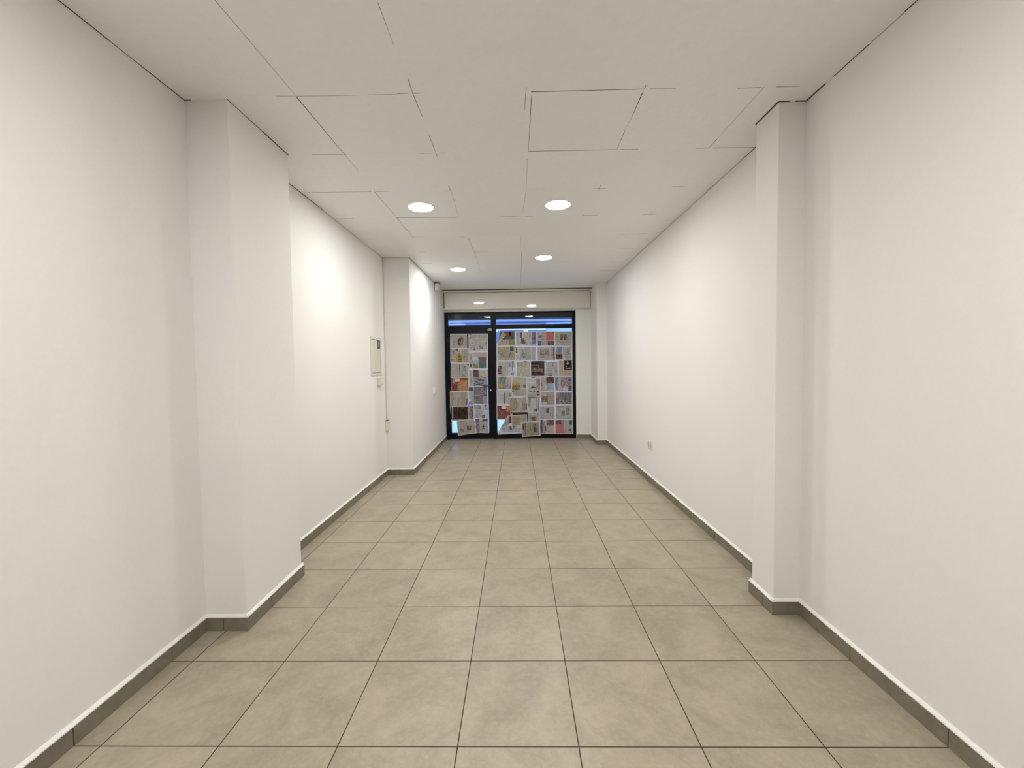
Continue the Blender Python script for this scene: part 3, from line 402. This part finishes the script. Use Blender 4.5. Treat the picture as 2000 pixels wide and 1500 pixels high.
# dark strips painted for the shade in the joint along the walls: (fixed coordinate, from, to, outward sign, along y?, width)
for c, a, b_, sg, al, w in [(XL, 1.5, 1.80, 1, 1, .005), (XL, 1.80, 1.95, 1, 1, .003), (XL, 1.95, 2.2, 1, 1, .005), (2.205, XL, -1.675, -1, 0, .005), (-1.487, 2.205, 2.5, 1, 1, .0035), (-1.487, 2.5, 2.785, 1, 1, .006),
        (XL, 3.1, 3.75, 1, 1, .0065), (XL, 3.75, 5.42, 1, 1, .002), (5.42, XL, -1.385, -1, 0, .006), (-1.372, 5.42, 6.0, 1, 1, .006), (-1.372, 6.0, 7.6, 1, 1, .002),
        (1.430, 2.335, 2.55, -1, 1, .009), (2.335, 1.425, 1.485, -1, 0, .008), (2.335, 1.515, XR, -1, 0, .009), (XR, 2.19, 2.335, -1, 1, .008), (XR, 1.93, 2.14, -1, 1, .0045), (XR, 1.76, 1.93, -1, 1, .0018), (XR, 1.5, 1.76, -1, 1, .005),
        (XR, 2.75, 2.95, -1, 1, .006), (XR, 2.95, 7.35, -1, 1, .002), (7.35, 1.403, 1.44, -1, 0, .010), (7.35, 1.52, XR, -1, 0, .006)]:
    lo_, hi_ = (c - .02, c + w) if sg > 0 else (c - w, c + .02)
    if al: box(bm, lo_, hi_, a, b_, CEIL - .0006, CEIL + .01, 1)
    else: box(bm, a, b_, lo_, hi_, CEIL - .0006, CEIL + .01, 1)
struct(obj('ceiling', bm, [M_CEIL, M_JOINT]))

# skirting: cut tiles 7.6 cm high with a bead of wall paint along the top
def skirting(name, runs, side_trim):
    bm = bmesh.new(); bt = bmesh.new()
    TH, H = .012, .076
    for (x0, y0, x1, y1, nx, ny, e0, e1) in runs:
        # nx,ny points into the room; e0/e1 lengthen the ends round outer corners
        d = Vector((x1 - x0, y1 - y0)); Ln = d.length; d.normalize(); n = Vector((nx, ny))
        a0, a1 = -e0, Ln + e1
        cuts = [a0]
        if abs(d.y) > .5:      # joints fall in line with the floor rows
            k = math.ceil((min(y0, y1) - TY0) / TILE)
            while TY0 + k * TILE < max(y0, y1) - .03:
                t = (TY0 + k * TILE - y0) / d.y
                if t > .03: cuts.append(t)
                k += 1
        else:
            if Ln > .2: cuts.append(Ln * .45)
        cuts = sorted(cuts) + [a1]
        def P(t, o, z): q = Vector((x0, y0)) + d * t + n * o; return (q.x, q.y, z)
        for i in range(len(cuts) - 1):
            s, e = cuts[i] + (.0019 if i else 0), cuts[i + 1] - (.0019 if i < len(cuts) - 2 else 0)
            hh = H + random.uniform(-.002, .002); th = TH + random.uniform(-.001, .0012)
            v = [bm.verts.new(P(t, o, z)) for t in (s, e) for o in (-.004, th) for z in (.001, hh)]
            for f in ((0, 1, 3, 2), (4, 6, 7, 5), (0, 4, 5, 1), (2, 3, 7, 6), (0, 2, 6, 4), (1, 5, 7, 3)):
                bm.faces.new([v[j] for j in f])
        v = [bm.verts.new(P(t, o, z)) for t in (a0 + (.004 if e0 else 0), a1 - (.004 if e1 else 0)) for o in (-.004, TH - .003) for z in (.001, H - .004)]
        for f in ((0, 1, 3, 2), (4, 6, 7, 5), (0, 4, 5, 1), (2, 3, 7, 6), (0, 2, 6, 4), (1, 5, 7, 3)):
            fc = bm.faces.new([v[j] for j in f]); fc.material_index = 1
        # paint bead: sloping, a little uneven
        seg = max(2, int((a1 - a0) / .06)); prev = None
        for i in range(seg + 1):
            t = a0 + (a1 - a0) * i / seg
            wob = noise.noise(Vector((x0 + d.x * t, y0 + d.y * t, 3.3)) * 5) * .003
            ring = [bt.verts.new(P(t, o, z)) for o, z in ((-.003, H - .002), (TH + .0012, H - .002 + wob * .5), (TH + .001, H + .003 + wob * .5), (.003, H + .013 + wob), (-.003, H + .013))]
            if prev:
                for j in range(5):
                    bt.faces.new((prev[j], prev[(j + 1) % 5], ring[(j + 1) % 5], ring[j]))
            else: bt.faces.new(ring)
            prev = ring
        bt.faces.new(prev[::-1])
    o = struct(obj(name, bm, [M_SKIRT, M_GROUT])); struct(obj(side_trim, bt, M_CAULK))
    return o

skirting('baseboard_left', [
    (XL, Y0, XL, 2.205, 1, 0, 0, 0), (XL, 2.205, -1.487, 2.205, 0, -1, 0, .012), (-1.487, 2.205, -1.487, 2.785, 1, 0, .012, .012), (-1.487, 2.785, XL, 2.785, 0, 1, .012, 0),
    (XL, 2.785, XL, 5.42, 1, 0, 0, 0), (XL, 5.42, -1.372, 5.42, 0, -1, 0, .012), (-1.372, 5.42, -1.372, 7.972, 1, 0, .012, 0)], 'trim_1')
skirting('baseboard_right', [
    (XR, Y0, XR, 2.335, -1, 0, 0, 0), (XR, 2.335, 1.430, 2.335, 0, -1, 0, .012), (1.430, 2.335, 1.430, 2.55, -1, 0, .012, .012), (1.430, 2.55, XR, 2.55, 0, 1, .012, 0),
    (XR, 2.55, XR, 7.35, -1, 0, 0, 0), (XR, 7.35, 1.403, 7.35, 0, -1, 0, .012), (1.403, 7.35, 1.403, YB, -1, 0, .012, 0)], 'trim_2')
skirting('baseboard_back', [(1.128, YB, 1.403, YB, 0, -1, 0, 0)], 'trim_3')

# ---------------------------------------------------------------- downlights
def downlight(x, y, label, mat=None):
    r = empty('downlight', (x, y, CEIL)); tag(r, label, 'ceiling light', 'recessed round ceiling lights')
    bm = bmesh.new()
    prof = [(.118, 0.0), (.116, -.004), (.109, -.006), (.106, -.004), (.106, .004)]
    rings = []
    for rr, z in prof:
        rings.append([bm.verts.new((rr * math.cos(2 * PI * i / 48), rr * math.sin(2 * PI * i / 48), z)) for i in range(48)])
    for a, b in zip(rings, rings[1:]):
        for i in range(48):
            bm.faces.new((a[i], a[(i + 1) % 48], b[(i + 1) % 48], b[i])).smooth = True
    o = obj('rim', bm, M_WHITE, None); o.parent = r
    bm = bmesh.new(); cyl(bm, (0, 0, -.0025), .1055, .003, 'z', 48)
    o = obj('diffuser', bm, mat or M_LED, None); o.parent = r
    return r
downlight(-.826, 3.728, 'round white ceiling light nearest on the left')
downlight(.378, 3.737, 'round slightly yellowish ceiling light nearest on the right', M_LEDW)
downlight(.371, 5.552, 'round white ceiling light farther back on the right')
downlight(-.836, 6.143, 'smallest round white ceiling light, far left before the shopfront')
for i, (x, y) in enumerate(BACKLIGHTS):
    downlight(x, y, ['round ceiling light overhead on the left, outside the picture', 'round ceiling light overhead on the right, outside the picture',
              'round ceiling light behind the viewer on the left', 'round ceiling light behind the viewer on the right',
              'round ceiling light at the rear end on the left', 'round ceiling light at the rear end on the right'][i], M_LEDB)

# --------------------------------------------------------------- shutter box
r = empty('shutter_box', (0, 7.8, 2.465)); tag(r, 'long glossy cream shutter box over the black shopfront', 'shutter box')
bm = bmesh.new()
X0, X1, ZB, ZT = -1.369, 1.400, 2.465, 2.806
box(bm, X0, X1, 7.815, YB - .001, ZB + .002, ZT)
box(bm, X0, X1, 7.800, 7.820, ZT - .030, ZT); box(bm, X0, X1, 7.796, 7.820, ZB, ZB + .012)
box(bm, X0, -1.347, 7.800, 7.820, ZB + .012, ZT - .030); box(bm, 1.378, X1, 7.800, 7.820, ZB + .012, ZT - .030)
obj('casing', bm, M_TRIM, r, bevel=.002)
bm = bmesh.new(); box(bm, -1.347, 1.378, 7.811, 7.8155, ZB + .012, ZT - .030); obj('shadow_gap', bm, M_GAP, r)  # dark sheet painted as the shade in the gap round the panel
bm = bmesh.new(); box(bm, -1.331, 1.363, 7.801, 7.8115, ZB + .0125, ZT - .040); obj('front_panel', bm, M_LAM, r, bevel=.0015)
bm = bmesh.new(); box(bm, X0, X1, 7.80, 7.93, ZT, CEIL - .0005); obj('top_gap_shade', bm, M_GAP, r)  # dark filler painted as the shade between box and ceiling
bm = bmesh.new(); box(bm, XL, XR, YB + .131, YB + .38, 2.316, 2.9)
struct(obj('trim_4', bm, M_GAP))     # dark housing of the outside shutter

# ------------------------------------------------------- shopfront: fixed part
FY0, FY1, GY = 7.992, 8.05, 8.012
def frame(name, rects, parent, y0=FY0, y1=FY1):
    bm = bmesh.new()
    for a in rects: box(bm, a[0], a[1], y0, y1, a[2], a[3])
    return obj(name, bm, M_BLACK, parent, bevel=.0025)
def pane(name, x0, x1, z0, z1, parent):
    bm = bmesh.new(); box(bm, x0, x1, GY, GY + .006, z0, z1); return obj(name, bm, M_GLASS, parent)
w = empty('window_1', (.33, GY, 0)); struct(w)
frame('window_frame', [(-1.3718, -1.302, 0, 2.4315), (1.060, 1.1215, 0, 2.4315), (-.452, -.389, 0, 2.4315), (-.486, -.452, 2.101, 2.4315), (-1.302, -.486, 2.408, 2.4315),
       (-.389, 1.06, 2.408, 2.4315), (-.389, 1.06, 2.101, 2.186), (-1.302, -.486, 2.101, 2.183), (-.389, 1.06, .004, .106)], w)
pane('window_pane', -.391, 1.062, .104, 2.103, w)
pane('transom_pane', -1.304, -.484, 2.181, 2.410, w)
pane('transom_pane', -.391, 1.062, 2.184, 2.410, w)
dr = empty('door_1', (-.88, FY0, 0)); struct(dr)
frame('door_leaf', [(-1.300, -1.268, .006, 2.098), (-.548, -.454, .006, 2.098), (-1.268, -.548, 2.022, 2.098), (-1.268, -.548, .006, .120)], dr, FY0 + .002, FY1 - .006)
pane('door_pane', -1.270, -.546, .118, 2.024, dr)
bm = bmesh.new()
cyl(bm, (-.520, 7.985, 1.024), .022, .014, 'y', 24); cyl(bm, (-.520, 7.962, 1.024), .009, .05, 'y', 16)
box(bm, -.640, -.512, 7.932, 7.948, 1.015, 1.034)
obj('door_handle', bm, M_RUBBER, dr, bevel=.003)
bm = bmesh.new(); cyl(bm, (-.503, 7.988, .940), .0125, .012, 'y', 24); box(bm, -.5075, -.4985, 7.978, 7.992, .918, .940)
obj('lock_cylinder', bm, M_CHROME, dr, bevel=.001)['label'] = 'chrome lock cylinder'
for z in (1.90, .94, .28):
    bm = bmesh.new(); cyl(bm, (-1.3, 7.984, z), .009, .10, 'z', 16); box(bm, -1.330, -1.272, 7.989, 7.9925, z - .045, z + .045)
    obj('hinge', bm, M_RUBBER, dr)
c = empty('door_contact', (-.505, 7.99, 2.115)); tag(c, 'small white alarm contact on the top corner of the black door', 'door sensor')
bm = bmesh.new(); box(bm, -.548, -.464, 7.976, 7.994, 2.072, 2.094); obj('magnet_housing', bm, M_WHITE, c, bevel=.003)
bm = bmesh.new(); box(bm, -.528, -.474, 7.982, 7.9925, 2.104, 2.113); obj('wired_switch', bm, M_WHITE2, c, bevel=.002)

# ------------------------------------------------------------ newspapers
def flat_piece(bm, pts, yoff, seed, mi, cx, cy, cz):
    """pts: polygon in (x,z); subdivided and given the page's slight waviness"""
    tb = bmesh.new()
    tb.faces.new([tb.verts.new((p[0], 0, p[1])) for p in pts])
    xs = [p[0] for p in pts]; zs = [p[1] for p in pts]
    for lo, hi, ax in ((min(xs), max(xs), 0), (min(zs), max(zs), 2)):
        n = int((hi - lo) / .045)
        for i in range(1, n + 1):
            co = [0, 0, 0]; co[ax] = lo + (hi - lo) * i / (n + 1); no = [0, 0, 0]; no[ax] = 1
            bmesh.ops.bisect_plane(tb, geom=tb.verts[:] + tb.edges[:] + tb.faces[:], plane_co=co, plane_no=no)
    mp = {}
    for v in tb.verts:
        x, z = v.co.x, v.co.z
        wv = noise.noise(Vector((x * 9 + seed, seed * 1.7, z * 9))) * .0007
        mp[v.index] = None
        mp[v] = bm.verts.new((x - cx, yoff + wv, z - cz))
    for f in tb.faces:
        nf = bm.faces.new([mp[v] for v in f.verts]); nf.material_index = mi; nf.smooth = True
    tb.free()

def car_shape(bm, x0, z0, x1, z1, slot, y, cx, cz, seed, top=False):
    """small printed car: body, dark glass, wheels, inside the given box"""
    W, H = x1 - x0, z1 - z0
    def poly(pts, mi, dy):
        bm.faces.new([bm.verts.new((x0 + px * W - cx, y - dy, z0 + pz * H - cz)) for px, pz in pts]).material_index = mi
    if top:   # car front seen sideways: dark rounded outline
        poly([(.35, .02), (.62, .0), (.85, .22), (.98, .55), (.97, .85), (.80, .98), (.55, .93), (.30, .80), (.12, .52), (.16, .22)], slot('grey2'), 0)
        poly([(.40, .10), (.62, .08), (.82, .30), (.92, .60), (.88, .84), (.72, .92), (.50, .84), (.30, .70), (.20, .45), (.24, .22)], slot('ph_dark'), .00015)
        poly([(.24, .40), (.40, .62), (.46, .80), (.34, .70), (.20, .50)], slot('black'), .0003)
        poly([(.60, .25), (.78, .48), (.84, .72), (.72, .62), (.58, .40)], slot('silver'), .0003)
        poly([(.30, .20), (.46, .18), (.44, .34), (.30, .36)], slot('black'), .0003)
        return
    poly([(.0, .38), (.02, .26), (.22, .12), (.55, .02), (.82, .04), (.98, .18), (1, .42), (.92, .60), (.78, .86), (.55, .98), (.28, .93), (.12, .68)], slot('silver'), 0)
    poly([(.20, .68), (.33, .86), (.54, .89), (.71, .80), (.80, .66), (.60, .68), (.40, .65)], slot('black'), .00015)
    poly([(.0, .26), (.24, .10), (.56, -.02), (.60, .04), (.28, .16), (.02, .32)], slot('black'), .00015)
    poly([(.50, .26), (.58, .36), (.66, .26), (.66, .12), (.58, .04), (.50, .12)], slot('ph_dark'), .0003)
    poly([(.06, .22), (.10, .36), (.18, .36), (.22, .22), (.17, .10), (.09, .12)], slot('ph_dark'), .0003)
    poly([(.78, .12), (.96, .22), (1.04, .12), (.90, .02)], slot('black'), .00015)

ROWS = {'door': 'newspaper sheets taped over the glass door', 'window': 'newspaper sheets taped over the shop window'}
for i, (layer, pts, warm, prints, label) in enumerate(PAGES):
    xs = [p[0] for p in pts]; zs = [p[1] for p in pts]
    cx, cz = sum(xs) / len(xs), sum(zs) / len(zs)
    y = 7.9895 - layer * .0022
    bm = bmesh.new(); mats = [pmat('paper')]; keys = ['paper']
    def slot(k):
        if k not in keys: keys.append(k); mats.append(pmat(k))
        return keys.index(k)
    flat_piece(bm, pts, 0, i * 3.1, 0, cx, 0, cz)
    if warm:   # folded double: the second leaf lies right behind
        flat_piece(bm, [(p[0] * 1.0, p[1]) for p in pts], .0007, i * 3.1, 0, cx, 0, cz)
    # body text over the whole sheet, set in two or three blocks, inside its white margin
    tk = ('grey', 'olive', 'warmgrey') if warm else ('lav', 'grey', 'white')
    def inside(u, v):   # bilinear position on the sheet
        q = pts if len(pts) == 4 else [(min(xs), max(zs)), (max(xs), max(zs)), (max(xs), min(zs)), (min(xs), min(zs))]
        a = [q[0][c] * (1 - u) + q[1][c] * u for c in (0, 1)]; b_ = [q[3][c] * (1 - u) + q[2][c] * u for c in (0, 1)]
        return (a[0] * (1 - v) + b_[0] * v, a[1] * (1 - v) + b_[1] * v)
    if len(pts) == 4 or i == 5:
        us = [.05, random.uniform(.35, .62), .955]; vsplit = random.uniform(.4, .65)
        for a_ in range(2):
            for v0, v1 in ((.06, vsplit - .012), (vsplit + .012, .94)):
                u0, u1 = us[a_] + .012, us[a_ + 1] - .012
                flat_piece(bm, [inside(u0, v0), inside(u1, v0), inside(u1, v1), inside(u0, v1)], -.00018, i * 3.1, slot(random.choice(tk)), cx, 0, cz)
    for j, (k, x0, z0, x1, z1) in enumerate(prints):
        if x1 < x0: x0, x1 = x1, x0
        if z1 < z0: z0, z1 = z1, z0
        yo = -.00030 - j * .00006
        if k in ('car', 'carfront'):
            car_shape(bm, x0, z0, x1, z1, slot, -.0014, cx, cz, i, k == 'carfront'); continue
        flat_piece(bm, [(x0, z0), (x1, z0), (x1, z1), (x0, z1)], yo, i * 3.1, slot(k), cx, 0, cz)
    if i == FOLD_A or i == FOLD_B:   # corner folded forward, its back shows
        fl = FLAPS[0] if i == FOLD_A else FLAPS[1]
        n = len(fl)
        vs = [bm.verts.new((p[0] - cx, -.003 - (.012 if q in (0, 1) else .004 if q == 3 else 0), p[1] - cz)) for q, p in enumerate(fl)]
        bm.faces.new(vs).material_index = slot('tan')
        e = [vs[1], vs[2]]
        ed = [bm.verts.new(v.co + Vector((.010, -.0015, -.012))) for v in e]
        bm.faces.new((e[0], e[1], ed[1], ed[0])).material_index = 0
    o = obj('newspaper_page', bm, mats, loc=(cx, y, cz))
    tag(o, label, 'newspaper', ROWS['door'] if cx < -.44 else ROWS['window'])

# ------------------------------------------------- fittings on the left wall
r = empty('electrical_panel', (XL, 5.06, 1.31)); tag(r, 'flush cream electrical cabinet with a dark sticker on the left wall', 'electrical panel')
bm = bmesh.new()
for a in ((4.880, 5.250, 1.748, 1.778), (4.880, 5.250, 1.315, 1.345), (4.880, 4.910, 1.345, 1.748), (5.220, 5.250, 1.345, 1.748)): box(bm, XL, XL + .010, *a)
obj('frame', bm, M_CREAM, r, bevel=.002)
bm = bmesh.new(); box(bm, XL, XL + .007, 4.915, 5.215, 1.350, 1.743); obj('door', bm, M_CREAM, r, bevel=.002)
bm = bmesh.new(); box(bm, XL, XL + .003, 4.905, 5.224, 1.343, 1.750); obj('recess', bm, M_DARK, r)
bm = bmesh.new(); box(bm, XL + .007, XL + .0078, 5.118, 5.212, 1.640, 1.742, 0)
for a in ((5.150, 5.180, 1.668, 1.694), (5.152, 5.162, 1.700, 1.722), (5.168, 5.178, 1.700, 1.722)): box(bm, XL + .0078, XL + .0081, *a, 1)
obj('sticker', bm, [M_NAVY, M_STPALE], r)['label'] = 'dark navy sticker with a pale emblem'

r = empty('junction_box', (XL, 5.16, 1.19)); tag(r, 'small cream surface box just below the electrical cabinet', 'junction box')
bm = bmesh.new(); box(bm, XL, XL + .040, 5.085, 5.215, 1.190, 1.284); obj('housing', bm, M_CREAM, r, bevel=.006)
bm = bmesh.new(); box(bm, XL + .040, XL + .048, 5.110, 5.190, 1.205, 1.268); cyl(bm, (XL + .050, 5.150, 1.236), .012, .008, 'x', 20)
obj('rotary_switch', bm, M_WHITE, r, bevel=.002)

bm = bmesh.new(); box(bm, XL + .008, XL + .016, 5.411, 5.4199, .725, CEIL - .0005)
tag(obj('cable_trunking', bm, M_WHITE, bevel=.002), 'thin white cable strip running down the left corner from the ceiling', 'cable trunking')
r = empty('cable_outlet', (XL, 5.39, .585)); tag(r, 'narrow cream outlet box at the lower end of the thin cable strip', 'cable outlet')
bm = bmesh.new(); box(bm, XL, XL + .034, 5.36, 5.418, .590, .712); obj('housing', bm, M_CREAM, r, bevel=.005)
bm = bmesh.new(); box(bm, XL + .002, XL + .030, 5.365, 5.414, .712, .722); obj('cap', bm, M_DARK, r, bevel=.002)
XP = -1.372
r = empty('motion_detector', (XP, 7.2, 2.70)); tag(r, 'small white alarm detector high on the left wall beside the shutter box', 'motion detector')
bm = bmesh.new(); vs = box(bm, XP + .010, XP + .085, 7.04, 7.16, 2.690, 2.794)
for v in vs:
    if v.co.z < 2.75 and v.co.x > XP + .03: v.co.x -= .025
obj('body', bm, M_WHITE, r, bevel=.008)
bm = bmesh.new(); box(bm, XP, XP + .088, 7.045, 7.165, 2.795, 2.806); box(bm, XP, XP + .012, 7.10, 7.16, 2.73, 2.80); obj('bracket', bm, M_DARK, r, bevel=.002)
bm = bmesh.new(); box(bm, XP + .030, XP + .055, 7.0365, 7.0405, 2.730, 2.765); obj('lens', bm, M_WHITE2, r, bevel=.001)

r = empty('light_switch', (XP, 6.87, .965)); tag(r, 'white light switch on the left wall near the glass door', 'light switch')
bm = bmesh.new(); box(bm, XP, XP + .022, 6.815, 6.920, .964, 1.064); obj('plate', bm, M_WHITE, r, bevel=.003)
bm = bmesh.new(); box(bm, XP + .022, XP + .028, 6.835, 6.900, .980, 1.048); obj('rocker', bm, M_WHITE, r, bevel=.002)

r = empty('power_socket', (XR, 4.97, .40)); tag(r, 'white double power socket low on the right wall', 'power socket')
bm = bmesh.new(); box(bm, XR - .010, XR, 4.888, 5.050, .403, .498); obj('plate', bm, M_WHITE, r, bevel=.003)
for yy in (4.930, 5.008):
    bm = bmesh.new(); cyl(bm, (XR - .0105, yy, .452), .030, .004, 'x', 28); s = obj('socket', bm, M_WHITE2, r)
    def sub(nm, fn, mt):
        bm = bmesh.new(); fn(bm); p = obj(nm, bm, mt); p.parent = s; p.matrix_parent_inverse = Matrix.Translation(r.location).inverted() @ Matrix()
        p.matrix_parent_inverse = Matrix()
    for dy in (-.0095, .0095): sub('socket_hole', lambda b: cyl(b, (XR - .0128, yy + dy, .452), .0038, .002, 'x', 12), M_DARK)
    for z in (.478, .421): sub('earth_clip', lambda b: box(b, XR - .0135, XR - .0118, yy - .004, yy + .004, z, z + .005), M_DARK)

# --------------------------------------------------------- street outside
M_PAVE = simple('pale_street_paving', (.60, .66, .72), .8, 0, .06)
M_FAC = simple('pale_rendered_facade', (.40, .46, .58), .8, 0, .04)
M_FAC2 = simple('dark_lilac_shutter', (.15, .15, .22), .6, 0, .08)  # one even dark lilac over the whole roller shutter
M_FACW = simple('white_stone_band', (.80, .80, .82), .7)
M_FACD = simple('dark_groove', (.05, .06, .10), .8)
bm = bmesh.new(); box(bm, -14, 14, YB + .14, 15.0, -.25, -.05)
struct(obj('ground', bm, M_PAVE))
r = empty('neighbouring_building', (0, 15, -.05)); tag(r, 'pale building across the street, seen as bands through the glass above the door', 'building')
bm = bmesh.new(); box(bm, -9, 9, 15.0, 17, -.05, 9.0); obj('facade', bm, M_FAC, r)
bm = bmesh.new(); box(bm, -9, 9, 14.86, 15.0, 3.045, 3.10); obj('cornice', bm, M_FACW, r)
bm = bmesh.new(); box(bm, -9, 9, 14.97, 15.0, 2.915, 2.945); obj('groove', bm, M_FACD, r)
bm = bmesh.new(); box(bm, -1.82, 1.05, 14.95, 15.0, .0, 2.905)
for k in range(22): box(bm, -1.82, 1.05, 14.94, 14.951, .05 + k * .13, .15 + k * .13)
obj('roller_shutter', bm, M_FAC2, r)
bm = bmesh.new(); box(bm, -1.82, 1.05, 14.93, 15.0, 2.79, 2.825); box(bm, -1.82, 1.05, 14.93, 15.0, 2.64, 2.69); obj('sill_band', bm, M_FACW, r)

# ------------------------------------------------------------------- world
wd = bpy.data.worlds.new('street_sky'); scene.world = wd; wd.use_nodes = True
bg = wd.node_tree.nodes['Background']; bg.inputs[0].default_value = (*SKYC, 1); bg.inputs[1].default_value = SKYS

# ------------------------------------------------------------------ camera
cam = bpy.data.cameras.new('camera'); co = bpy.data.objects.new('camera', cam); COL.objects.link(co)
R_ = Vector((.99979, .01574, -.013143)); U_ = Vector((.012517, .039215, .999152)); F_ = Vector((-.016242, .999107, -.03901))
Mx = Matrix((R_, U_, -F_)).transposed().to_4x4(); Mx.translation = (0, 0, 1.42751)
co.matrix_world = Mx
cam.sensor_fit = 'HORIZONTAL'; cam.sensor_width = 36; cam.lens = 817.253 / 2000 * 36
cam.shift_x = (1000 - 996.531) / 2000; cam.shift_y = (743.589 - 750) / 2000
cam.clip_start = .05; cam.clip_end = 100
scene.camera = co

vs = scene.view_settings
vs.view_transform = 'Standard'; vs.look = 'None'; vs.gamma = 1; vs.use_curve_mapping = False
vs.exposure = EXPO
